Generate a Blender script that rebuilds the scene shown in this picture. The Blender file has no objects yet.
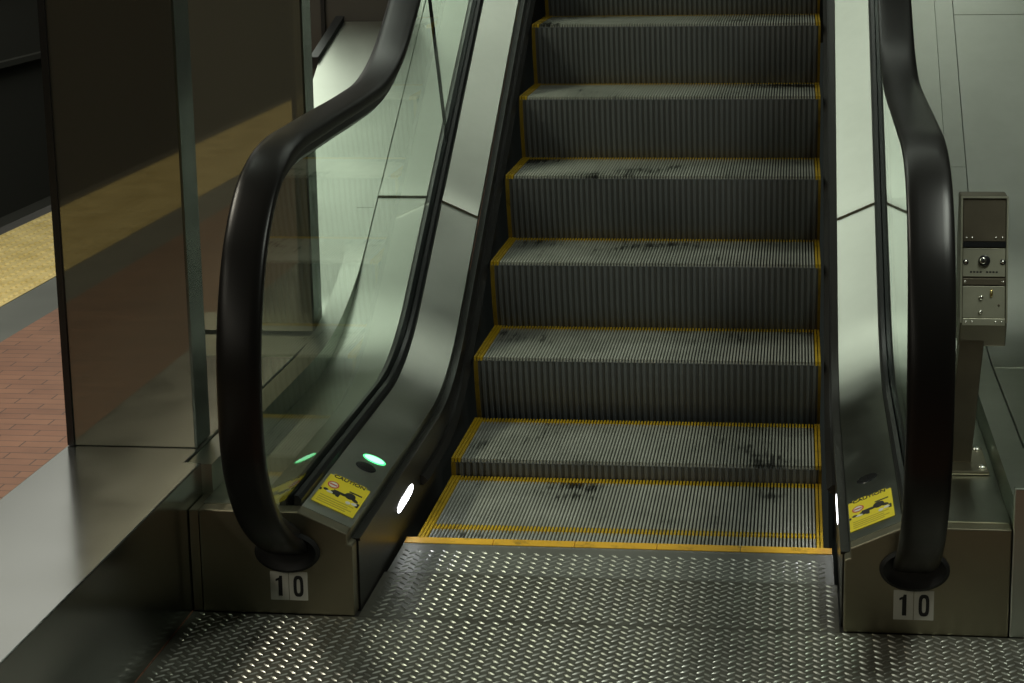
import bpy, bmesh, math, random
from mathutils import Vector, Matrix
random.seed(7)
C = bpy.context.scene.collection

# ------------------------------------------------------------------ helpers
class MB:
    """collects geometry, then links it as one mesh object"""
    def __init__(s): s.v = []; s.f = []; s.m = []
    def add(s, vs, fs, mi=0):
        o = len(s.v); s.v += [tuple(v) for v in vs]
        for f in fs: s.f.append(tuple(i + o for i in f)); s.m.append(mi)
    def box(s, x0, x1, y0, y1, z0, z1, mi=0):
        vs = [(x, y, z) for x in (x0, x1) for y in (y0, y1) for z in (z0, z1)]
        s.add(vs, [(0, 1, 3, 2), (4, 6, 7, 5), (0, 4, 5, 1), (2, 3, 7, 6), (0, 2, 6, 4), (1, 5, 7, 3)], mi)
    def loft(s, rings, closed=True, caps=True, mi=0):
        """rings: list of equal length point lists"""
        n = len(rings[0]); o = len(s.v)
        for r in rings: s.v += [tuple(p) for p in r]
        for i in range(len(rings) - 1):
            for j in range(n if closed else n - 1):
                k = (j + 1) % n
                s.f.append((o + i*n + j, o + i*n + k, o + (i+1)*n + k, o + (i+1)*n + j)); s.m.append(mi)
        if caps and closed:
            s.f.append(tuple(o + j for j in reversed(range(n)))); s.m.append(mi)
            s.f.append(tuple(o + (len(rings)-1)*n + j for j in range(n))); s.m.append(mi)
    def prism_y(s, poly, y0, y1, mi=0):
        s.loft([[(x, y0, z) for x, z in poly], [(x, y1, z) for x, z in poly]], mi=mi)
    def prism_x(s, poly, x0, x1, mi=0):
        s.loft([[(x0, y, z) for y, z in poly], [(x1, y, z) for y, z in poly]], mi=mi)
    def dome(s, c, ax_u, ax_v, n, ru, rv, h, rings=4, seg=24, mi=0, flat=0.0):
        """rounded button on plane (ax_u, ax_v) with normal n"""
        c = Vector(c); U = Vector(ax_u); V = Vector(ax_v); N = Vector(n)
        rr = []
        for i in range(rings + 1):
            a = i / rings * math.pi / 2
            k = flat + (1 - flat) * math.cos(a); hh = h * math.sin(a)
            if i == rings and flat == 0: k = 0.02
            rr.append([c + U*(ru*k*math.cos(t)) + V*(rv*k*math.sin(t)) + N*hh for t in [2*math.pi*q/seg for q in range(seg)]])
        s.loft(rr, mi=mi)
    def build(s, name, mats, parent=None, smooth=False, bevel=0, recalc=True):
        me = bpy.data.meshes.new(name); me.from_pydata(s.v, [], s.f)
        if not isinstance(mats, (list, tuple)): mats = [mats]
        for m in mats: me.materials.append(m)
        me.polygons.foreach_set('material_index', s.m)
        if recalc:
            bm = bmesh.new(); bm.from_mesh(me); bmesh.ops.recalc_face_normals(bm, faces=bm.faces[:]); bm.to_mesh(me); bm.free()
        if smooth:
            me.polygons.foreach_set('use_smooth', [True]*len(me.polygons))
            if smooth != 'all': me.set_sharp_from_angle(angle=math.radians(35))
        me.update()
        o = bpy.data.objects.new(name, me); C.objects.link(o)
        if parent: o.parent = parent
        if bevel:
            b = o.modifiers.new('bevel', 'BEVEL'); b.width = bevel; b.segments = 2; b.limit_method = 'ANGLE'; b.angle_limit = math.radians(40)
        return o

def tag(o, label=None, cat=None, group=None, kind=None):
    if label: o['label'] = label
    if cat: o['category'] = cat
    if group: o['group'] = group
    if kind: o['kind'] = kind
    return o
def empty(name, loc=(0, 0, 0)):
    o = bpy.data.objects.new(name, None); o.empty_display_size = .1; C.objects.link(o); o.location = loc; return o

# ------------------------------------------------------------------ materials
def mat(name, col, metal=0, rough=.5, spec=.5, emis=None, estr=0):
    m = bpy.data.materials.new(name); m.use_nodes = True
    b = m.node_tree.nodes['Principled BSDF']
    b.inputs['Base Color'].default_value = (*col, 1); b.inputs['Metallic'].default_value = metal
    b.inputs['Roughness'].default_value = rough; b.inputs['Specular IOR Level'].default_value = spec
    if emis: b.inputs['Emission Color'].default_value = (*emis, 1); b.inputs['Emission Strength'].default_value = estr
    return m
def nodes(m): return m.node_tree.nodes, m.node_tree.links, m.node_tree.nodes.get('Principled BSDF')
def geo_pos(m, scale):
    N, L, b = nodes(m)
    g = N.new('ShaderNodeNewGeometry'); mp = N.new('ShaderNodeMapping'); mp.inputs['Scale'].default_value = scale
    L.new(g.outputs['Position'], mp.inputs['Vector']); return mp.outputs['Vector']
def noise(m, scale, detail=4, rough=.55, vec=None, s3=(1, 1, 1)):
    N, L, b = nodes(m)
    n = N.new('ShaderNodeTexNoise'); n.inputs['Scale'].default_value = scale; n.inputs['Detail'].default_value = detail; n.inputs['Roughness'].default_value = rough
    L.new(vec or geo_pos(m, s3), n.inputs['Vector']); return n.outputs['Fac']
def ramp(m, fac, stops):
    N, L, b = nodes(m)
    r = N.new('ShaderNodeValToRGB'); L.new(fac, r.inputs['Fac'])
    e = r.color_ramp.elements
    while len(e) < len(stops): e.new(.5)
    for el, (p, c) in zip(e, stops): el.position = p; el.color = (*c, 1) if len(c) == 3 else c
    return r.outputs['Color']
def bump(m, fac, strength, dist=.002):
    N, L, b = nodes(m)
    bp = N.new('ShaderNodeBump'); bp.inputs['Strength'].default_value = strength; bp.inputs['Distance'].default_value = dist
    L.new(fac, bp.inputs['Height']); L.new(bp.outputs['Normal'], b.inputs['Normal'])
def steel(name, col, rough, grain=(3, 60, 60), var=.06, metal=1.0):
    """brushed stainless sheet with faint smudges"""
    m = mat(name, col, metal, rough)
    N, L, b = nodes(m)
    f = noise(m, 3.0, 6, .6)
    c0 = tuple(x*(1-var*2.2) for x in col); c1 = tuple(min(1, x*(1+var)) for x in col)
    L.new(ramp(m, f, [(.3, c0), (.7, c1)]), b.inputs['Base Color'])
    f2 = noise(m, 6.0, 5, .6)
    L.new(ramp(m, f2, [(.25, (rough-.03,)*3), (.75, (rough+.04,)*3)]), b.inputs['Roughness'])
    return m

M = {}
def deck_mat():
    m = bpy.data.materials.new('brushed_steel_deck'); m.use_nodes = True
    N, L = m.node_tree.nodes, m.node_tree.links
    b = N['Principled BSDF']; b.inputs['Metallic'].default_value = 1
    g = N.new('ShaderNodeBsdfAnisotropic'); g.distribution = 'BECKMANN'; g.inputs['Roughness'].default_value = .36
    L.new(ramp(m, noise(m, 2.5, 5, .6), [(.3, (.50, .52, .46)), (.7, (.62, .64, .575))]), g.inputs['Color'])
    L.new(ramp(m, noise(m, 5, 4, .6), [(.3, (.33,)*3), (.7, (.40,)*3)]), g.inputs['Roughness'])
    L.new(g.outputs[0], N['Material Output'].inputs['Surface']); N.remove(b)
    return m
M['deck'] = None
M['ledge'] = steel('brushed_steel_ledge', (.47, .485, .465), .19, grain=(40, 3, 40))
M['newel'] = steel('brushed_steel_newel', (.34, .31, .22), .36, grain=(3, 60, 60))
M['pier'] = mat('dark_polished_panel', (.25, .24, .185), .70, .02)
M['pier_edge'] = mat('panel_edge_steel', (.11, .13, .115), 1, .25)
M['skirt'] = mat('black_skirt_steel', (.022, .021, .019), .3, .34)
M['deck'] = deck_mat()
M['gasket'] = mat('black_gasket', (.012, .013, .014), 0, .28)
M['groove'] = mat('dark_gap', (.12, .115, .10), 0, .8)
M['rubber'] = mat('handrail_rubber', (.010, .0095, .0085), 0, .33, .3)
bump(M['rubber'], noise(M['rubber'], 25, 4), .03, .001)
M['collar'] = mat('collar_rubber', (.008, .008, .008), 0, .55)
M['steel_bright'] = mat('bright_steel', (.62, .62, .58), 1, .25)

# tread aluminium: rib tops with dirt-filled patches
def tread_mat():
    m = mat('tread_aluminium', (.3, .31, .28), .35, .45)
    N, L, b = nodes(m)
    f = noise(m, 3.2, 4, .6)
    g = noise(m, 1, 3, .7, s3=(95, 5, 5))
    mx = N.new('ShaderNodeMath'); mx.operation = 'MULTIPLY_ADD'; L.new(g, mx.inputs[0]); mx.inputs[1].default_value = .34; L.new(f, mx.inputs[2])
    L.new(ramp(m, mx.outputs[0], [(.50, (.035, .035, .03)), (.56, (.42, .43, .38)), (.8, (.60, .61, .55))]), b.inputs['Base Color'])
    return m
M['tread'] = tread_mat()
M['tread_gap'] = mat('tread_groove', (.012, .012, .011), .2, .6)
M['riser'] = mat('riser_aluminium', (.185, .195, .20), .3, .5)
M['riser_gap'] = mat('riser_groove', (.115, .115, .11), .3, .6)
def yellow_mat(name, col, rough=.5):
    m = mat(name, col, 0, rough); N, L, b = nodes(m)
    f = noise(m, 18, 5, .65)
    L.new(ramp(m, f, [(.3, tuple(x*.5 for x in col)), (.46, col), (.75, tuple(min(1, x*1.12) for x in col))]), b.inputs['Base Color'])
    return m
M['yellow'] = yellow_mat('worn_yellow_paint', (.58, .38, .016))
M['yellow_riser'] = yellow_mat('shaded_yellow_paint', (.26, .17, .012))  # darker copy of the yellow: shade on the risers put into the colour
M['comb'] = yellow_mat('yellow_comb', (.90, .50, .03), .45)

def plate_mat():
    m = mat('diamond_plate', (.2, .2, .175), .55, .4); N, L, b = nodes(m)
    f = noise(m, 3.0, 7, .65)
    L.new(ramp(m, f, [(.28, (.045, .04, .03)), (.42, (.14, .138, .11)), (.75, (.19, .19, .158))]), b.inputs['Base Color'])
    f2 = noise(m, 14, 4, .6)
    L.new(ramp(m, f2, [(.3, (.32,)*3), (.75, (.5,)*3)]), b.inputs['Roughness'])
    return m
M['plate'] = plate_mat()
M['comb_metal'] = steel('comb_plate_aluminium', (.235, .24, .215), .42, metal=.5)
M['bar'] = mat('diamond_plate_bar', (.50, .51, .46), .75, .34)

def tile_floor():
    m = mat('red_paver_tile', (.3, .13, .08), 0, .42); N, L, b = nodes(m)
    br = N.new('ShaderNodeTexBrick'); br.inputs['Scale'].default_value = 1
    br.inputs['Color1'].default_value = (.34, .165, .10, 1); br.inputs['Color2'].default_value = (.28, .13, .08, 1); br.inputs['Mortar'].default_value = (.10, .055, .04, 1)
    br.inputs['Mortar Size'].default_value = .0025; br.inputs['Brick Width'].default_value = .20; br.inputs['Row Height'].default_value = .06
    v = geo_pos(m, (1, 1, 1)); L.new(v, br.inputs['Vector'])
    mx = N.new('ShaderNodeMixRGB'); mx.blend_type = 'MULTIPLY'; mx.inputs[0].default_value = .6
    L.new(br.outputs['Color'], mx.inputs[1]); L.new(ramp(m, noise(m, 5, 6), [(.3, (.6, .6, .6)), (.7, (1.1, 1.1, 1.1))]), mx.inputs[2])
    L.new(mx.outputs[0], b.inputs['Base Color'])
    bump(m, br.outputs['Fac'], -.3, .002)
    return m
M['tile'] = tile_floor()
M['border'] = steel('grey_granite_border', (.135, .145, .135), .5, metal=0, var=.12)
def tactile():
    m = mat('tactile_yellow', (.72, .55, .17), 0, .5); N, L, b = nodes(m)
    L.new(ramp(m, noise(m, 6, 5), [(.3, (.66, .50, .17)), (.6, (.88, .70, .30))]), b.inputs['Base Color'])
    return m
M['tactile'] = tactile()
M['wall'] = mat('dark_tunnel_wall', (.07, .072, .06), 0, .8)
M['ceil'] = mat('dark_ceiling', (.05, .05, .045), 0, .9)
M['bulk'] = steel('dark_painted_panel', (.055, .052, .045), .45, metal=.3)
M['white'] = mat('plate_white', (.62, .61, .54), 0, .5)
M['black'] = mat('ink_black', (.012, .012, .012), 0, .6)
M['sticker'] = mat('sticker_yellow', (.80, .66, .02), 0, .5)
M['sticker_line'] = mat('sticker_small_print', (.50, .40, .03), 0, .5)
M['red'] = mat('ink_red', (.55, .08, .05), 0, .5)
M['inkwhite'] = mat('ink_white', (.72, .72, .66), 0, .5)
M['green_lamp'] = mat('green_lamp', (.3, .9, .5), 0, .3, emis=(.05, 1, .28), estr=1.4)
M['green_glow'] = mat('green_lamp_core', (.6, 1, .8), 0, .3, emis=(.32, 1, .52), estr=1.7)
M['white_lamp'] = mat('white_lamp', (.9, .9, .9), 0, .3, emis=(.93, .95, 1), estr=9)
M['dark_lens'] = mat('dark_lens', (.006, .006, .007), 0, .2)
M['bronze'] = steel('tarnished_steel', (.115, .10, .07), .40, var=.2, metal=.5)
M['key_steel'] = steel('key_box_steel', (.36, .36, .275), .36, var=.2, metal=.5)
M['yellow_glint'] = mat('yellow_glint', (.62, .50, .22), 1, .25)  # colour of a yellow reflection on the key box

def glass_mat():
    """clear pane: thin reflection on its outer faces, faint green tint for what is behind"""
    m = bpy.data.materials.new('clear_glass'); m.use_nodes = True
    N, L = m.node_tree.nodes, m.node_tree.links; N.clear()
    out = N.new('ShaderNodeOutputMaterial'); mix = N.new('ShaderNodeMixShader')
    tr = N.new('ShaderNodeBsdfTransparent'); tr.inputs['Color'].default_value = (.89, .935, .90, 1)
    gl = N.new('ShaderNodeBsdfGlossy'); gl.inputs['Roughness'].default_value = .02; gl.inputs['Color'].default_value = (.95, 1, .97, 1)
    fr = N.new('ShaderNodeFresnel'); fr.inputs['IOR'].default_value = 1.5
    g = N.new('ShaderNodeNewGeometry'); inv = N.new('ShaderNodeMath'); inv.operation = 'SUBTRACT'; inv.inputs[0].default_value = 1
    mul = N.new('ShaderNodeMath'); mul.operation = 'MULTIPLY'
    L.new(g.outputs['Backfacing'], inv.inputs[1]); L.new(inv.outputs[0], mul.inputs[0]); L.new(fr.outputs[0], mul.inputs[1])
    L.new(mul.outputs[0], mix.inputs[0]); L.new(tr.outputs[0], mix.inputs[1]); L.new(gl.outputs[0], mix.inputs[2])
    L.new(mix.outputs[0], out.inputs['Surface'])
    return m
M['glass'] = glass_mat()

# ------------------------------------------------------------------ escalator geometry
G, RISE, SL = .3599, .2125, .2125/.3599
TH = math.atan(SL)
YC, ZC = .976, .2286          # first fully risen nosing
TOPY = 4.6
def path(zflat, apex, T, y0, y1, n=18):
    """(y, z) of a line that runs level at zflat, bends through an arc and climbs at the escalator's slope"""
    R = T / math.tan(TH/2); ya = apex - T; yb = apex + T*math.cos(TH)
    ys = []
    pts = []
    def z(y):
        if y <= ya: return zflat
        if y < yb: return zflat + R - math.sqrt(max(0, R*R - (y-ya)**2))
        return zflat + (y - apex)*SL
    ys = [y0, y1]
    for i in range(n+1):
        y = ya + (yb-ya)*i/n
        if y0 < y < y1: ys.append(y)
    ys = sorted(set(ys))
    return [(y, z(y)) for y in ys]
INNER = dict(zflat=.19, apex=.77, T=.27)
OUTER = dict(zflat=.24, apex=.90, T=.32)
CURB = dict(zflat=.305, apex=1.0, T=.40)
def pz(P, y): return path(P['zflat'], P['apex'], P['T'], y, y+1e-4)[0][1]
def extr(mb, sec, P, y0, y1, X, mi=0, lip=False):
    pts = path(P['zflat'], P['apex'], P['T'], y0, y1)
    if lip:      # the upper sheet flattens a little where it is folded over at the seam
        L, c = .09, .0070
        k = y1; pts = [(y0 + L*i/8, (y0 + L*i/8 - P['apex'])*SL + P['zflat'] + c*(1-i/8)**2) for i in range(9)] + [(y1, (y1-P['apex'])*SL + P['zflat'])]
    rings = [[(X(x), y, z + dz) for x, dz in sec] for y, z in pts]
    mb.loft(rings, mi=mi)

esc = empty('escalator', (.5, 0, 0))
tag(esc, 'ascending escalator with ribbed metal steps, glass sides and black handrails numbered 10', 'escalator')
def child(o, parent):
    o.parent = parent; return o
def E_(mb, name, mats, parent=None, **k):
    o = mb.build(name, mats, None, **k)
    p = parent or esc
    o.parent = p
    # keep world coordinates: every mesh is modelled in place
    if p is esc: o.location = (-.5, 0, 0)
    return o

# --- steps
NR = 111; PITCH = 1.0/NR; MARK = 3; MARKR = 2      # ribs; the outer ribs on each side carry the yellow line
TL = .42
def rib_boxes(mb, k0, k1, y0, y1, ztop, depth, w=.0046):
    for k in range(k0, k1):
        x = (k+.5)*PITCH
        mb.box(x-w/2, x+w/2, y0, y1, ztop-depth, ztop)
def riser_pt(t): return (.062*t**1.5 - .004*math.sin(math.pi*min(1, t*4))*0, -RISE*t - .012)
def make_step():
    # tread ribs + groove floor
    mb = MB()
    rib_boxes(mb, MARK, NR-MARKR, .0, TL-.040, 0, .010)
    mb.box(0, 1, .0115, TL, -.03, -.009, 1)
    st = mb.build('step', [M['tread'], M['tread_gap']])
    st.parent = esc
    sub = []
    r = MB()
    # riser: curved sheet with vertical ribs at double pitch
    T = [0, .15, .35, .6, .8, 1.0]
    r.loft([[(x, riser_pt(t)[0] + d, riser_pt(t)[1]) for x, d in ((.0, .0035), (1, .0035), (1, .02), (0, .02))] for t in T], mi=1)
    for k in range(1, NR//2):
        x = (2*k+1)*PITCH
        r.loft([[(x-.0055, riser_pt(t)[0]+.005, riser_pt(t)[1]), (x-.0040, riser_pt(t)[0], riser_pt(t)[1]), (x+.0040, riser_pt(t)[0], riser_pt(t)[1]), (x+.0055, riser_pt(t)[0]+.005, riser_pt(t)[1])] for t in T])
    # nosing bar just under the tread front
    r.box(.0, 1, .0015, .012, -.0125, -.0085)
    sub.append(r.build('riser', [M['riser'], M['riser_gap']], st))
    for side in (0, 1):
        y = MB(); k0, k1 = (0, MARK) if side == 0 else (NR-MARKR, NR)
        rib_boxes(y, k0, k1, 0, TL, .001, .012, .0062)
        NYR = len(y.m)
        xa, xb = (0, .012) if side == 0 else (1-.008, 1)
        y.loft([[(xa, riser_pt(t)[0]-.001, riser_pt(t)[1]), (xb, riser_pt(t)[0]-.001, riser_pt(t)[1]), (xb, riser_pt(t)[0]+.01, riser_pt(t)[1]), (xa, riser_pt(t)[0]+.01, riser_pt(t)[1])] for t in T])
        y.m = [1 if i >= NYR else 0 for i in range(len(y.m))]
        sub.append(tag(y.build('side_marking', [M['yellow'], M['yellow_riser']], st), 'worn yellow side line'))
    y = MB(); rib_boxes(y, MARK, NR-MARKR, TL-.040, TL, .0, .010)
    sub.append(tag(y.build('rear_marking', M['yellow'], st), 'yellow painted rib ends'))
    return st, sub
step0, subs0 = make_step()
spots = [(.135-TL, -.006), (.1345, -.006), (.5515, .0445)] + [(YC + G*i, ZC + RISE*i - .002) for i in range(9)]
for i, (y, z) in enumerate(spots):
    if i == 0: s = step0
    else:
        s = step0.copy(); C.objects.link(s); s.parent = esc
        for c in subs0:
            d = c.copy(); C.objects.link(d); d.parent = s
    s.location = (-.5, y, z)
    if i == 0:   # the step already sliding under the comb: cut its hidden front part away
        s.data = s.data.copy()
        def cut(me):
            for v in me.vertices:
                if v.co.y < TL-.16: v.co.y = TL-.16 if v.co.y < .2 else v.co.y
        cut(s.data)
        for c in list(s.children):
            if c.name.startswith('riser'): bpy.data.objects.remove(c)
            elif c.name.startswith('side_marking'):
                c.data = c.data.copy(); bm = bmesh.new(); bm.from_mesh(c.data)
                bmesh.ops.delete(bm, geom=[v for v in bm.verts if v.co.z < -.02 or v.co.z == -.012 and False], context='VERTS')
                for v in bm.verts:
                    if v.co.y < TL-.16: v.co.y = TL-.16
                bm.to_mesh(c.data); bm.free()
        # restore the list of sub-parts used for the copies
        subs0 = subs0
    if i == 0:
        # copies must come from a whole step: rebuild one
        step0, subs0 = make_step()
for c in subs0: bpy.data.objects.remove(c)
bpy.data.objects.remove(step0)

# --- comb plate
mb = MB()
mb.prism_x([(-.25, -.004), (-.25, .0), (-.05, .0), (-.0445, .002), (-.0445, -.004)], -.02, 1.02)
comb = E_(mb, 'comb_plate', M['comb_metal'], bevel=0)
for k in range(5):
    x0, x1 = k*.2+.0008, (k+1)*.2-.0008
    if k == 0: x0 = -.018
    if k == 4: x1 = 1.018
    c = MB()
    c.prism_x([(-.044, -.004), (-.044, .0035), (-.008, .006), (.004, .0005), (.004, -.005)], x0, x1)
    for j in range(NR):
        xg = (j+1)*PITCH
        if k*.2 < xg < (k+1)*.2:
            c.prism_x([(.003, -.012), (.003, .0005), (.022, -.009), (.022, -.012)], xg-.0016, xg+.0016)
    c.build('comb_segment', M['comb'], comb)

# --- balustrades, left then right
def catmull(pts, n=10):
    P = [Vector(p) for p in pts]; P = [2*P[0]-P[1]] + P + [2*P[-1]-P[-2]]
    out = []
    for i in range(1, len(P)-2):
        for j in range(n):
            t = j/n
            out.append(.5*((2*P[i]) + (P[i+1]-P[i-1])*t + (2*P[i-1]-5*P[i]+4*P[i+1]-P[i+2])*t*t + (3*P[i]-P[i-1]-3*P[i+1]+P[i+2])*t**3))
    out.append(P[-2]); return out
HR = [(TOPY, 1.300+(TOPY-1.1)*SL), (3.4, 1.300+2.3*SL), (2.2, 1.300+1.1*SL), (1.45, 1.300+.35*SL), (1.1, 1.300), (.9, 1.188), (.72, 1.108), (.52, 1.062), (.3, 1.050), (0, 1.045), (-.25, 1.040), (-.42, 1.035), (-.56, 1.012), (-.675, .962), (-.765, .880), (-.822, .785), (-.857, .680), (-.870, .57), (-.864, .46), (-.83, .375), (-.768, .295), (-.69, .232), (-.60, .180), (-.53, .150)]
HP = catmull(HR, 8)
def normals2(P):
    N = []
    for i, p in enumerate(P):
        d = (P[min(i+1, len(P)-1)] - P[max(i-1, 0)]).normalized()
        N.append(Vector((d.y, -d.x)))     # outward side (up on top, towards the viewer on the newel)
    return N
HN = normals2(HP)
for i, n in enumerate(HN):
    if i == 0 and n.y < 0: HN = [-q for q in HN]; break
def hand_section():
    # C-shaped rubber: rounded top, lips curling under
    s = []; W = .0455
    for a in range(0, 181, 15):
        t = math.radians(a); c, sn = math.cos(t), math.sin(t)
        s.append((W*math.copysign(abs(c)**.55, c), .004 + .013*abs(sn)**.8))
    s += [(-W+.001, -.008), (-W+.006, -.015), (-W+.018, -.017), (-.014, -.014), (.014, -.014), (W-.018, -.017), (W-.006, -.015), (W-.001, -.008)]
    return s
HS = hand_section()

def sticker_mesh():
    """local x across, y up the sticker, z off the surface"""
    mb = MB(); w, h = .103, .200
    # body with the torn-looking stepped edges of the print
    mb.box(0, w, 0, h, 0, .0008, 0)
    def quad(x0, x1, y0, y1, mi, z=.0011): mb.box(x0, x1, y0, y1, .0004, z, mi)
    def ell(cx, cy, rx, ry, mi, z=.0012, seg=20, rot=0):
        c, s_ = math.cos(rot), math.sin(rot)
        p = []
        for q in range(seg):
            a = 2*math.pi*q/seg; x, y = rx*math.cos(a), ry*math.sin(a); p.append((cx+x*c-y*s_, cy+x*s_+y*c))
        mb.loft([[(x, y, .0004) for x, y in p], [(x, y, z) for x, y in p]], mi=mi)
    # prohibition ring
    ell(.022, .140, .014, .022, 3); ell(.022, .140, .0105, .0165, 4, .0014); quad(.013, .031, .136, .144, 3, .0016)
    # two black figures on steps with white shoes
    ell(.036, .098, .011, .013, 1); ell(.024, .090, .008, .006, 4, .0015); ell(.013, .097, .006, .007, 1); quad(.030, .056, .110, .116, 1); quad(.040, .048, .080, .112, 1)
    ell(.070, .116, .013, .020, 1); ell(.056, .108, .010, .007, 1, rot=.5); ell(.084, .102, .012, .007, 1, rot=-.9); ell(.088, .078, .007, .008, 4, .0015); ell(.074, .072, .006, .009, 4, .0015); quad(.062, .094, .138, .146, 1); quad(.092, .099, .066, .092, 1)
    quad(.0, .005, .080, .094, 1)
    # lines of small print
    for k, y in enumerate((.054, .040, .027, .014)):
        quad(.008, .092 - .012*(k % 2), y, y+.005, 2)
    return mb
def text_polys(txt, size):
    cu = bpy.data.curves.new('t', 'FONT'); cu.body = txt; cu.size = size; cu.offset = size*.018; cu.extrude = .0004
    o = bpy.data.objects.new('t', cu); C.objects.link(o)
    bpy.context.view_layer.update()
    dg = bpy.context.evaluated_depsgraph_get(); me = bpy.data.meshes.new_from_object(o.evaluated_get(dg))
    v = [tuple(q.co) for q in me.vertices]; f = [tuple(p.vertices) for p in me.polygons]
    bpy.data.objects.remove(o); bpy.data.curves.remove(cu); bpy.data.meshes.remove(me)
    return v, f
CAUT = text_polys('CAUTION', .1)
def digit(mb, ch, cx, cz, y, mi):
    """condensed bold figure, .017 wide and .047 high, standing on plane y"""
    if ch == '1':
        poly = [(-.0025, -.0235), (.0065, -.0235), (.0065, .0235), (.0005, .0235), (-.001, .019), (-.0085, .0155), (-.0085, .0105), (-.0025, .0125)]
        mb.loft([[(cx+a, y, cz+b) for a, b in poly], [(cx+a, y-.0006, cz+b) for a, b in poly]], mi=mi)
    else:
        o, i = [], []
        for q in range(28):
            t = 2*math.pi*q/28; c, s_ = math.cos(t), math.sin(t)
            o.append((.0112*math.copysign(abs(c)**.7, c), .0245*math.copysign(abs(s_)**.55, s_)))
            i.append((.0042*math.copysign(abs(c)**.7, c), .0165*math.copysign(abs(s_)**.55, s_)))
        n = 28; b = len(mb.v)
        for yy in (y, y-.0006):
            mb.v += [(cx+a, yy, cz+d) for a, d in o] + [(cx+a, yy, cz+d) for a, d in i]
        for k in range(n):
            j = (k+1) % n
            for f in ((k, j, n+j, n+k), (2*n+k, 3*n+k, 3*n+j, 2*n+j), (k, 2*n+k, 2*n+j, j), (n+k, n+j, 3*n+j, 3*n+k)):
                mb.f.append(tuple(b+q for q in f)); mb.m.append(mi)

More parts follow.
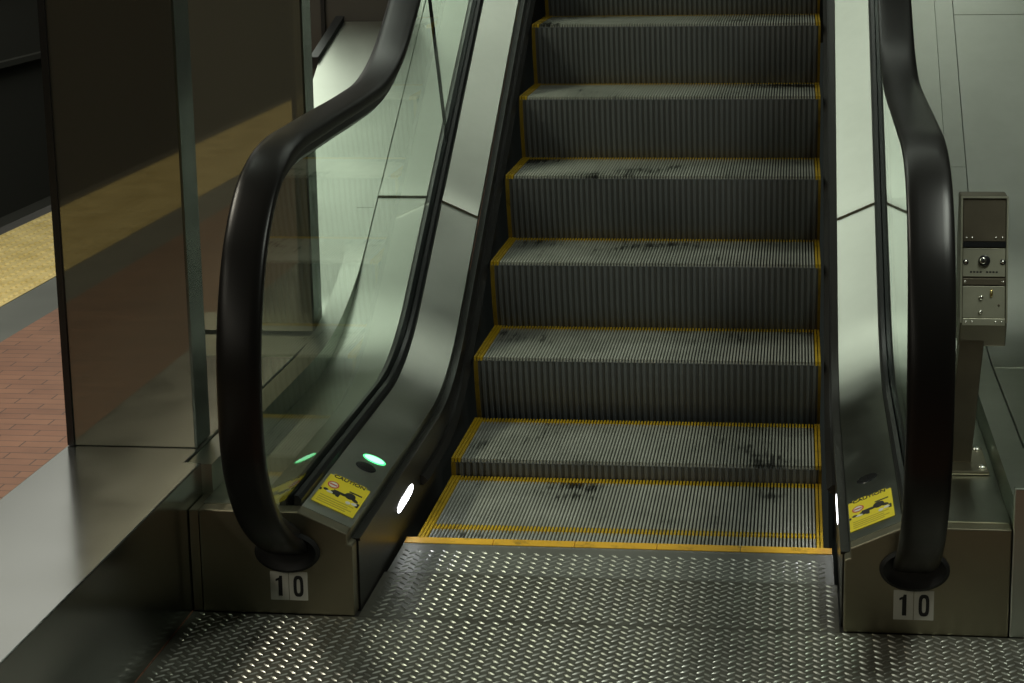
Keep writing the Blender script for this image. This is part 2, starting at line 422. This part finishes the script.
YN = -.547      # front face of the newel bases
SEAM = 1.40
for side in (0, 1):
    X = (lambda x: x) if side == 0 else (lambda x: 1-x)
    # newel base: end cap with the stepped inner corner
    prof = [(-.034, 0), (-.034, .163), (-.046, .167), (-.046, .190), (-.155, .239), (-.378, .239), (-.378, 0)]
    mb = MB(); mb.prism_y([(X(x), z) for x, z in prof], YN, -.50)
    nb = tag(E_(mb, 'newel_base', M['newel'], bevel=.003), 'brushed steel end casing')
    if side == 0:
      t = MB(); t.box(X(-.381), X(-.402), YN+.004, -.42, 0, .236)
      t.build('edge_trim', M['newel'], nb, bevel=.002)
    c = MB()      # oval rubber mouth the handrail runs into
    seg = 36; cxx = X(-.18)
    def ov(rx, rz, y, dz=0): return [(cxx + rx*math.cos(2*math.pi*q/seg), y, .147 + dz + rz*math.sin(2*math.pi*q/seg)) for q in range(seg)]
    c.loft([ov(.074, .048, YN+.001), ov(.073, .047, YN-.008), ov(.066, .041, YN-.012), ov(.055, .031, YN-.006), ov(.045, .024, YN-.003)])
    c.build('handrail_collar', M['collar'], nb, smooth=True)
    for k, ch in enumerate('10'):
        xx = (X(-.18) - .0215) + k*.043 + (.0 if side else 0)
        p = MB(); p.box(xx-.0207, xx+.0207, YN-.0012, YN+.0005, .034, .100, 0)
        digit(p, ch, xx, .067, YN-.0012, 1)
        tag(p.build('number_plate', [M['white'], M['black']], nb), 'white plate with black figure %s' % ch)
    # inner deck in two sheets with a seam
    sec = [(-.046, -.024), (-.046, 0), (-.155, .049), (-.155, .030), (-.06, -.03)]
    mb = MB(); extr(mb, sec, INNER, -.50, SEAM-.0004, X); extr(mb, sec, INNER, SEAM+.0004, TOPY, X, lip=True)
    sid = [(-.05, -.03), (-.05, -.004), (-.154, .043), (-.154, .028)]
    extr(mb, sid, INNER, SEAM-.006, SEAM+.006, X, 1)
    ind = tag(E_(mb, 'inner_deck', [M['deck'], M['groove']], smooth=True), 'brushed steel inner deck')
    # things on the sloped deck: local frame
    ux = Vector((1, 0, .4495 if side else -.4495)).normalized(); uy = Vector((0, 1, 0)); un = ux.cross(uy).normalized()
    def on_deck(xw, y): return Vector((xw, y, .19 + (abs(xw - X(-.046)))*.4495))
    st = sticker_mesh()
    o0 = on_deck(X(-.046) + (.002 if side else -.102), -.447) + un*.0006
    xs = [v[0] for v in CAUT[0]]; sc = .078/(max(xs)-min(xs))
    st.add([((v[0]-min(xs))*sc + .011, .190 + v[1]*sc*1.55, .0012 + v[2]) for v in CAUT[0]], CAUT[1], 1)
    st.box(.010, .091, .195, .212, 0, .0007, 0)
    st.v = [tuple(o0 + ux*a + uy*b + un*c_) for a, b, c_ in st.v]
    tag(st.build('caution_sticker', [M['sticker'], M['black'], M['sticker_line'], M['red'], M['inkwhite']], ind, recalc=True), 'yellow caution sticker with black figures')
    d = MB(); d.dome(on_deck(X(-.094), -.105) + un*.0005, ux, uy, un, .026, .030, .001, mi=0, flat=.85)
    d.build('sensor_lens', M['dark_lens'], ind, smooth=True)
    if side == 0:
        d = MB(); d.dome(on_deck(-.088, -.032) + un*.0002, ux, uy, un, .030, .024, .0008, mi=0, flat=.88); d.dome(on_deck(-.088, -.032) + un*.0010, ux, uy, un, .0255, .0185, .0006, mi=1, flat=.9)
        tag(d.build('indicator_light', [M['green_lamp'], M['green_glow']], ind, smooth=True), 'glowing green oval light')
    # skirt panel
    sk = [(-.030, -.60), (-.030, -.027), (-.037, -.027), (-.037, -.60)]
    sk2 = [(-.012, -.60), (-.012, -.10), (-.022, -.06), (-.030, -.052), (-.030, -.60)]
    mb = MB()
    rings = []
    for y, z in path(INNER['zflat'], INNER['apex'], INNER['T'], -.50, TOPY):
        zb = max(-.0035 if y < .0 else -.3, z-.62)
        rings.append([(X(-.030), y, zb), (X(-.030), y, z-.027), (X(-.040), y, z-.027), (X(-.040), y, zb)])
    mb.loft(rings)
    skp = tag(E_(mb, 'skirt_panel', M['skirt'], smooth=True), 'black skirt panel beside the steps')
    l = MB(); extr(l, [(-.026, -.030), (-.026, -.024), (-.045, -.024), (-.045, -.030)], INNER, -.50, TOPY, X)
    l.build('ledge_trim', M['skirt'], skp, smooth=True)
    b_ = MB(); extr(b_, [(-.008, -.118), (-.022, -.105), (-.030, -.105), (-.030, -.13), (-.022, -.13)], INNER, .25, TOPY, X)
    b_.build('skirt_brush', M['skirt'], skp, smooth=True)
    w = MB(); P = []
    for q in range(28):
        a = 2*math.pi*q/28; ca, sa = math.cos(a), math.sin(a)
        yy = .048 + .100*math.copysign(abs(ca)**.6, ca); P.append((yy, .087 + .014*math.copysign(abs(sa)**.65, sa)))
    w.loft([[(X(-.0302), y, z) for y, z in P], [(X(-.0292), y, z) for y, z in P], [(X(-.0290), .048+(y-.048)*.94, .087+(z-.087)*.85) for y, z in P]])
    tag(w.build('skirt_light', M['white_lamp'], skp, smooth=True), 'glowing white slot light')
    # glass base channel (black gasket)
    mb = MB()
    extr(mb, [(-.156, -.02), (-.156, .062), (-.162, .070), (-.172, .072), (-.172, .03), (-.188, .03), (-.188, .072), (-.198, .070), (-.206, .060), (-.206, -.10), (-.156, -.10)], INNER, -.50, TOPY, X)
    gch = E_(mb, 'glass_base_channel', M['gasket'], smooth=True)
    # outer deck and raised curb
    sec = [(-.207, 0), (-.380, 0), (-.380, -.02), (-.207, -.02)]
    mb = MB(); extr(mb, sec, OUTER, -.50, SEAM+.12-.0004, X); extr(mb, sec, OUTER, SEAM+.12+.0004, TOPY, X, lip=True)
    extr(mb, [(-.21, -.004), (-.378, -.004), (-.378, -.016), (-.21, -.016)], OUTER, SEAM+.115, SEAM+.125, X, 1)
    E_(mb, 'outer_deck', [M['deck'], M['groove']], smooth=True)
    cs = 1.47 if side == 0 else 1.65
    cy0 = -.42 if side == 0 else -.518
    sec = [(-.381, 0), (-.4395, 0), (-.4395, -.29), (-.381, -.29)]
    mb = MB()
    for (a, b2) in ((cy0, cs-.0008), (cs+.0008, TOPY)):
        rings = [[(X(x), y, (z if dz == 0 else max(.0, z-.29))) for x, dz in sec] for y, z in path(CURB['zflat'], CURB['apex'], CURB['T'], a, b2)]
        mb.loft(rings)
    E_(mb, 'side_curb', M['deck'], smooth=True)
    # handrail
    mb = MB(); rings = []
    for p, n in zip(HP, HN):
        rings.append([(X(-.18) + a, p.x + n.x*b, p.y + n.y*b) for a, b in HS])
    mb.loft(rings)
    hr = tag(E_(mb, 'handrail', M['rubber'], smooth=True), 'black rubber handrail')
    gd = MB(); gd.loft([[(X(-.18) + a, p.x + n.x*b, p.y + n.y*b) for a, b in ((-.030, -.0135), (-.030, -.036), (-.014, -.052), (.014, -.052), (.030, -.036), (.030, -.0135))] for p, n in zip(HP, HN)])
    gd.build('handrail_guide', M['gasket'], hr, smooth=True)
    # glass in two panes with an upright joint
    up = [(p.x - n.x*.046, p.y - n.y*.046) for p, n in zip(HP, HN)]       # from the top end down to the mouth
    up = [q for q in up if not (q[0] > -.565 and q[1] < .30)]
    lo = path(INNER['zflat']+.05, INNER['apex'], INNER['T'], -.545, TOPY)  # deck line from newel to the top
    lo[0] = (-.555, .20)
    jy, jz = 1.66, .826   # joint foot
    jd = Vector((-math.sin(TH), math.cos(TH)))
    def sid_(q): return (q[0]-jy)*jd.y - (q[1]-jz)*jd.x      # >0 upper pane
    for lower in (True, False):
        U = [q for q in up if (sid_(q) < -.003) == lower and abs(sid_(q)) > .003]; Lw = [q for q in lo if (sid_(q) < -.003) == lower and abs(sid_(q)) > .003]
        e = -.0015 if lower else .0015
        off = Vector((math.cos(TH), math.sin(TH)))*e
        foot = Vector((jy, pz(INNER, jy)+.05)) + off
        # intersect joint with the handrail line
        s_top = 0
        for a, b in zip(up[:-1], up[1:]):
            sa, sb = sid_(a)-e, sid_(b)-e
            if sa >= 0 > sb and a[1] > foot.y: 
                t_ = sa/(sa-sb); s_top = (a[0]+(b[0]-a[0])*t_, a[1]+(b[1]-a[1])*t_)
        if lower: poly = [s_top] + U + Lw + [tuple(foot)]
        else: poly = U + [s_top, tuple(foot)] + Lw
        mb = MB(); mb.prism_x(poly, X(-.174), X(-.186))
        gp = E_(mb, 'glass_panel', M['glass'])
        if lower:
            q = MB(); a, b2 = Vector(s_top), foot; w_ = Vector((math.cos(TH), math.sin(TH)))*.0028
            q.prism_x([tuple(a), tuple(a+w_), tuple(b2+w_), tuple(b2)], X(-.1745), X(-.1855)); q.build('joint_seal', M['gasket'], gp)
    
# ------------------------------------------------------------------ landing plates (diamond pattern)
def bars(mb, x0, x1, y0, y1, mi):
    s = .0315; 
    j0 = 0; j1 = math.ceil((y1-y0)/s)+1; i0 = math.floor(x0/s)-1; i1 = math.ceil(x1/s)+1
    for i in range(i0, i1):
        for j in range(j0, j1):
            for o in (0, 1):
                cx = (i + .5*o)*s; cy = y1 - .0115 - (j + .5*o)*s
                if not (x0+.014 < cx < x1-.014 and y0+.006 < cy < y1-.006): continue
                a = math.radians(-45 if o == 0 else 45); c, sn = math.cos(a), math.sin(a)
                L, W, H = .0125, .0036, .0020
                loc = [(-L, 0, 0), (-L*.5, -W*.85, 0), (0, -W, 0), (L*.5, -W*.85, 0), (L, 0, 0), (L*.5, W*.85, 0), (0, W, 0), (-L*.5, W*.85, 0), (-L*.62, 0, H*.8), (0, 0, H), (L*.62, 0, H*.8)]
                vs = [(cx + x*c - y*sn, cy + x*sn + y*c, z) for x, y, z in loc]
                mb.add(vs, [(0, 1, 8), (1, 2, 9, 8), (2, 3, 10, 9), (3, 4, 10), (4, 5, 10), (5, 6, 9, 10), (6, 7, 8, 9), (7, 0, 8)], mi)
def plate(name, x0, x1, y0, y1, by1, label):
    mb = MB(); mb.box(x0, x1, y0, y1, -.005, 0, 0); bars(mb, x0, x1, y0, by1, 1)
    o = mb.build(name, [M['plate'], M['bar']], recalc=False, smooth=True)
    return tag(o, label, 'floor plate', 'landing plates at the escalator foot')
# the comb plate carries bars of its own
mb = MB(); bars(mb, -.02, 1.02, -.248, -.085, 0)
o = E_(mb, 'comb_plate_bars', M['bar'], parent=comb, recalc=False, smooth=True); tag(o, kind='stuff')
plate('landing_plate', -.026, 1.026, -.5465, -.252, -.252, 'narrow diamond-patterned steel plate between the two steel newel boxes')
plate('landing_plate', -.402, 1.60, -1.35, -.5485, -.5485, 'wide diamond-patterned steel plate in front of both newel boxes')

# ------------------------------------------------------------------ platform setting
def slab(name, x0, x1, y0, y1, z0, z1, m):
    b = MB(); b.box(x0, x1, y0, y1, z0, z1); return tag(b.build(name, m), kind='structure')
slab('floor_platform', -1.87, -.404, -30, 30, -.12, 0, M['tile'])
slab('floor_concourse', -.404, 9, -30, -1.352, -.12, 0, M['tile'])
slab('floor_landing_base', -.404, 9, -1.352, -.27, -.12, -.006, M['bulk'])
slab('floor_border', -2.10, -1.87, -30, 30, -.12, 0, M['border'])
# tactile edge: 0.61 m square tiles with domes
def tactile_tile(y0, y1, domes):
    b = MB(); b.box(-2.712, -2.102, y0+.0015, y1-.0015, -.1, .002)
    if domes:
        n = 11
        for i in range(n):
            for j in range(n):
                cx = -2.712 + (i+.5)*.61/n; cy = y0 + (j+.5)*(y1-y0)/n; r0, r1, h = .0165, .010, .0065
                vs = [(cx+r0*math.cos(q*math.pi/4), cy+r0*math.sin(q*math.pi/4), .002) for q in range(8)] + [(cx+r1*math.cos(q*math.pi/4), cy+r1*math.sin(q*math.pi/4), .002+h) for q in range(8)]
                b.add(vs, [(q, (q+1) % 8, 8+(q+1) % 8, 8+q) for q in range(8)] + [tuple(range(8, 16))])
    return b
y = -18.3; first = None; k = 0
strip = empty('tactile_strip', (-2.407, 0, 0)); tag(strip, 'yellow bumpy tactile warning strip along the dark platform edge', 'tactile strip')
b = tactile_tile(0, .61, True); t0 = b.build('tactile_tile', M['tactile'], strip, recalc=False)
t0.location = (2.407, 2.44, 0)
for k in range(-22, 34):
    if k == 4: continue
    t = t0.copy(); C.objects.link(t); t.location = (2.407, k*.61, 0)
slab('floor_edge_coping', -2.80, -2.714, -30, 30, -.25, -.002, M['bulk'])
slab('floor_track', -9, -2.80, -30, 30, -1.5, -1.3, M['wall'])
slab('wall_platform_edge', -2.84, -2.802, -30, 30, -1.3, -.25, M['wall'])
b = MB(); b.box(-6.3, -6.0, -30, 30, -1.3, 4.5)
for zz in (.0, .74, 1.7): b.box(-6.0, -5.93, -30, 30, zz, zz+.05)
tag(b.build('wall_left', M['wall']), kind='structure')
slab('wall_end', -6.3, 9, 30, 30.3, -1.3, 8, M['wall'])
slab('wall_back', -6.3, 9, -18.3, -18, -1.3, 8, M['wall'])
slab('wall_right', 5.2, 5.5, -18, 30, -.1, 8, M['wall'])

# left stainless ledge: level bench beside the landing, then climbing apron with a cut corner
b = MB()
b.loft([[(-.76, -2.6, z), (-.404, -2.6, z), (-.404, -.4225, z), (-.4415, -.4225, z), (-.4415, .60, z), (-.76, .60, z)] for z in (0, .31)])
ledge = tag(b.build('steel_ledge', M['ledge'], bevel=.003), 'low wide stainless ledge along the left side of the landing', 'ledge')
def apron(name, xs, y1, label, mats, cutcorner=None):
    b = MB()
    rings = []
    for y, z in path(.31, 1.03, .13, .602, y1, 14):
        xo = -.85 if y < 1.02 else xs[1]
        rings.append([(xs[0], y, z), (xo, y, z), (xo, y, max(0, z-.3)), (xs[0], y, max(0, z-.3))])
    if cutcorner:
        r = rings.pop(); dz = .21*SL
        for yy, xo in ((y1-.21, cutcorner[0]), (y1, cutcorner[1])):
            z = .31 + (yy-1.03)*SL
            rings.append([(xs[0], yy, z), (xo, yy, z), (xo, yy, z-.3), (xs[0], yy, z-.3)])
    b.loft(rings)
    return b
b = apron('steel_apron', (-.443, -.72), 2.36, '', None, (-.705, -.655))
ap = tag(b.build('sloping_apron', M['deck'], smooth=True), 'pale sloping stainless apron left of the escalator behind the handrail', 'cladding')
# black edge strip on the cut corner
b = MB()
for (ya, xa, yb, xb) in ((2.15, -.705, 2.36, -.655),):
    za, zb = .31+(ya-1.03)*SL, .31+(yb-1.03)*SL
    b.loft([[(xa, ya, za-.02), (xa-.03, ya, za-.02), (xa-.03, ya, za+.02), (xa, ya, za+.02)], [(xb, yb, zb-.02), (xb-.03, yb, zb-.02), (xb-.03, yb, zb+.02), (xb, yb, zb+.02)]])
b.build('edge_strip', M['gasket'], ap)
# dark panel above the apron
b = MB(); b.box(-.80, -.443, 2.38, 2.46, 0, 1.75)
bp = tag(b.build('dark_panel', M['bulk'], bevel=.004), 'dark upright panel above the pale sloping apron', 'panel')
b = MB(); b.box(-.742, -.728, 2.372, 2.379, 1.0, 1.74); b.build('joint_strip', M['gasket'], bp)

# right ledge + apron, mirrored
b = MB()
b.box(1.4415, 2.6, -.522, .60, 0, .31); b.box(1.3805, 2.6, -.5475, -.523, 0, .33)
tag(b.build('steel_ledge', M['deck'], bevel=.003), 'low stainless ledge at the right edge behind the right newel box', 'ledge')
b = MB()
for (ya, yb) in ((.602, 2.343), (2.346, TOPY)):
    b.loft([[(1.4415, y, z), (2.6, y, z), (2.6, y, max(0, z-.3)), (1.4415, y, max(0, z-.3))] for y, z in path(.31, 1.0, .40, ya, yb, 14)])
b.loft([[(1.4435, y, z-.006), (2.6, y, z-.006), (2.6, y, z-.28), (1.4435, y, z-.28)] for y, z in path(.31, 1.0, .40, 2.34, 2.35, 4)], mi=1)
tag(b.build('sloping_apron', [M['deck'], M['steel_bright']], smooth=True), 'wide sloping stainless apron at the right behind the key switch post', 'cladding')

# ------------------------------------------------------------------ dark reflective piers standing on the left ledge
def pier(x0, x1, y0, y1, label, z0=.312, z1=2.7, gasket=True):
    t = empty('reflective_panel', ((x0+x1)/2, y0, z0)); tag(t, label, 'panel')
    def put(mb, name, m, **k):
        o = mb.build(name, m, **k); o.parent = t; o.location = -t.location; return o
    b = MB(); b.box(x0+.016, x1-.006, y0, y0+.02, z0, z1); put(b, 'front_sheet', M['pier'])
    b = MB(); b.box(x1-.006, x1, y0+.001, y1, z0, z1); put(b, 'side_sheet', M['pier_edge'])
    b = MB(); b.box(x0, x0+.016, y0-(.006 if gasket else 0), y1, z0, z1); put(b, 'edge_gasket', M['gasket'])
    b = MB(); b.box(x0+.016, x1-.006, y0+.021, y1-.004, z0, z1); put(b, 'core', M['bulk'])
    b = MB(); b.box(x0+.016, x1-.006, y1-.003, y1, z0, z1); put(b, 'back_sheet', M['pier'])
    return t
pier(-.757, -.4465, -.31, -.20, 'tall dark reflective panel on the stainless ledge, nearest the landing')
pier(-.83, -.4465, .88, .98, 'tall dark reflective panel farther back, behind the left handrail curve', .319, 2.7, False)

# ------------------------------------------------------------------ key switch pedestal
kp = empty('key_switch_post', (1.32, -.05, .24)); tag(kp, 'short steel key switch box on a square post beside the right handrail', 'key switch')
def K(mb, name, m, **k):
    par = k.pop('parent', None)
    o = mb.build(name, m, **k)
    if par: o.parent = par
    else: o.parent = kp; o.location = -kp.location
    return o
b = MB(); b.box(1.262, 1.366, -.155, .05, .241, .249); base = K(b, 'base_plate', M['newel'], bevel=.002)
for (x, yy) in ((1.352, -.125), (1.352, .025), (1.276, .025)):
    b = MB(); b.dome((x, yy, .249), (1, 0, 0), (0, 1, 0), (0, 0, 1), .010, .010, .008, seg=12); K(b, 'bolt', M['steel_bright'], parent=base, smooth=True)
b = MB(); b.loft([[(1.276, -.08, .248), (1.331, -.08, .248), (1.331, -.02, .248), (1.276, -.02, .248)], [(1.298, -.08, .56), (1.353, -.08, .56), (1.353, -.02, .56), (1.298, -.02, .56)]]); K(b, 'post', M['bronze'], bevel=.003)
# housing: lower apron upright, face leaning back
x0, x1 = 1.294, 1.399
yf = -.095; zb, zf, zt = .524, .583, .861; lean = .075
b = MB(); b.prism_x([(yf+.02, zb), (yf, zf), (yf+lean, zt), (yf+.15, zt), (yf+.15, zb)], x0, x1)
hous = K(b, 'housing', M['bronze'], bevel=.003)
U = Vector((1, 0, 0)); V = Vector((0, lean, zt-zf)).normalized(); Nn = U.cross(V).normalized()
Lf = math.hypot(lean, zt-zf)
def fp(u, v, n=0): return Vector((x0, yf, zf)) + U*(u*(x1-x0)) + V*(v*Lf) + Nn*n
def fbox(mb, u0, u1, v0, v1, n0, n1, mi=0):
    r = []
    for n in (n0, n1): r.append([fp(u0, v0, n), fp(u1, v0, n), fp(u1, v1, n), fp(u0, v1, n)])
    mb.loft(r, mi=mi)
def screw(par, u, v, n=.003, r=.0028, m='steel_bright'):
    b = MB(); b.dome(fp(u, v, n), U, V, Nn, r, r, .0022, seg=10, rings=3); return K(b, 'screw', M[m], parent=par, smooth=True)
# rim around the face
b = MB(); fbox(b, 0, .035, 0, 1, 0, .007); fbox(b, .965, 1, 0, 1, 0, .007); fbox(b, .035, .965, .985, 1, 0, .007)
K(b, 'face_rim', M['key_steel'], parent=hous)
b = MB(); fbox(b, .05, .95, .645, .975, 0, .003); cov = K(b, 'cover_plate', M['bronze'], bevel=.0008)
b = MB(); fbox(b, .05, .95, .600, .640, 0, .006); K(b, 'hinge', M['gasket'], parent=cov)
for u in (.12, .24, .74, .88): screw(cov, u, .672)
b = MB(); fbox(b, .05, .95, .365, .590, 0, .003); kpl = K(b, 'switch_plate', M['key_steel'], bevel=.0008)
b = MB(); b.dome(fp(.5, .49, .003), U, V, Nn, .0135, .0135, .006, flat=.8); K(b, 'lock_ring', M['gasket'], parent=kpl, smooth=True)
b = MB(); b.dome(fp(.47, .49, .008), U, V, Nn, .0082, .0082, .005, flat=.6)
K(b, 'key_cylinder', M['steel_bright'], parent=kpl, smooth=True)
b = MB(); r_ = [fp(.47, .49, .0125) + U*a + V*c for a, c in ((-.0011, -.005), (.0011, -.005), (.0011, .005), (-.0011, .005))]; b.loft([r_, [p + Nn*.0012 for p in r_]]); K(b, 'key_slot', M['gasket'], parent=kpl)
for u in (.11, .89): 
    b = MB(); b.dome(fp(u, .48, .003), U, V, Nn, .0065, .0065, .002, seg=16, flat=.7); K(b, 'screw_seat', M['gasket'], parent=kpl, smooth=True)
    screw(kpl, u, .48, .004, .0042)
b = MB()
for q in range(9):   # worn engraved line, no longer readable
    if q != 4: fbox(b, .20+q*.068, .20+q*.068+.045, .395, .408, .0025, .0032)
K(b, 'engraving', M['gasket'], parent=kpl)
b = MB(); fbox(b, .05, .95, .300, .350, 0, .004); ms = K(b, 'mid_strip', M['bronze'], bevel=.0006)
for u in (.10, .90): screw(ms, u, .325)
b = MB(); fbox(b, .05, .95, .040, .290, 0, .002); lp = K(b, 'lower_plate', M['key_steel'], bevel=.0006)
for (u, v, r) in ((.44, .20, .0058), (.43, .085, .0052)):
    b = MB(); b.dome(fp(u, v, .002), U, V, Nn, r, r, .006, seg=18); K(b, 'push_button', M['steel_bright'], parent=lp, smooth=True)
b = MB(); b.dome(fp(.66, .235, .002), U, V, Nn, .0036, .010, .006, seg=16); tag(K(b, 'glint_spot', M['yellow_glint'], parent=lp, smooth=True), 'yellow glint on the lower plate')  # reflected glint, built as a small yellow dome
screw(lp, .82, .14, .002, .003, 'bronze')
b = MB(); fbox(b, .05, .95, -.02, .035, 0, .005); hs = K(b, 'bottom_hinge', M['key_steel'], bevel=.001)
for u in (.12, .25, .75, .88): screw(hs, u, .008, .005)

# ------------------------------------------------------------------ light: station lamps and added fill panels
def area(name, loc, size, energy, col, rot=(0, 0, 0), spread=None):
    l = bpy.data.lights.new(name, 'AREA'); l.shape = 'RECTANGLE'; l.size, l.size_y = size; l.energy = energy; l.color = col
    if spread: l.spread = math.radians(spread)
    o = bpy.data.objects.new(name, l); C.objects.link(o); o.location = loc; o.rotation_euler = rot; return o
GREEN = (.91, 1, .85); WARM = (1, .94, .77)
area('fill_incline_panel', (-.6, 3.12, 4.3), (3.1, 1.85), 6.8, GREEN)  # added dim panel for the sloping decks to reflect
area('lamp_incline_row', (.1, 4.32, 4.45), (3.8, .34), 17, GREEN)
area('fill_apron_left', (-1.6, 3.5, 4.25), (1.0, 2.3), 14, GREEN)  # added fill, brightens the left apron
area('fill_apron_right', (2.5, 3.1, 4.3), (1.3, 1.8), 1.9, GREEN)  # added fill, lifts the right apron's reflection
area('lamp_overhead', (1.9, -.85, 2.75), (.5, 1.3), 31, (.94, 1, .87))
area('fill_tactile', (-2.4, .6, 3.4), (.35, 2.4), 95, WARM)  # added to brighten the tactile strip, kept off the ledge's reflection
area('fill_ceiling_glow', (-4.3, 11, 4.3), (3.4, 10), 78, (1, .99, .88))  # added glowing panel in place of a lit ceiling, reflected by the ledge
area('lamp_platform_back', (-3.0, -7.0, 3.4), (.35, 9), 80, WARM)
w = bpy.data.worlds.new('World'); bpy.context.scene.world = w; w.use_nodes = True
w.node_tree.nodes['Background'].inputs[0].default_value = (.85, 1, .85, 1); w.node_tree.nodes['Background'].inputs[1].default_value = .014

# ------------------------------------------------------------------ camera
f, yaw, pitch, roll = 2036.4743, .13985, -.22729, -.0177
cy_, sy = math.cos(yaw), math.sin(yaw)
fw = Vector((-.13584178, .96476197, -.22534718)); rt = Vector((.99063318, .13545694, -.01724304)); upv = Vector((-.01388941, .22557871, .97412593))
cam = bpy.data.cameras.new('camera'); co = bpy.data.objects.new('camera', cam); C.objects.link(co)
co.matrix_world = Matrix(((rt.x, upv.x, -fw.x, .91473), (rt.y, upv.y, -fw.y, -4.71172), (rt.z, upv.z, -fw.z, 1.6027), (0, 0, 0, 1)))
cam.sensor_width = 36; cam.lens = f*36/1024; cam.clip_start = .05; cam.clip_end = 200
sc = bpy.context.scene; sc.camera = co
sc.view_settings.view_transform = 'Standard'; sc.view_settings.look = 'None'; sc.view_settings.exposure = 0; sc.view_settings.gamma = 1; sc.view_settings.use_curve_mapping = False
sc.cycles.use_denoising = True; sc.cycles.max_bounces = 10; sc.cycles.transparent_max_bounces = 24; sc.cycles.caustics_reflective = True
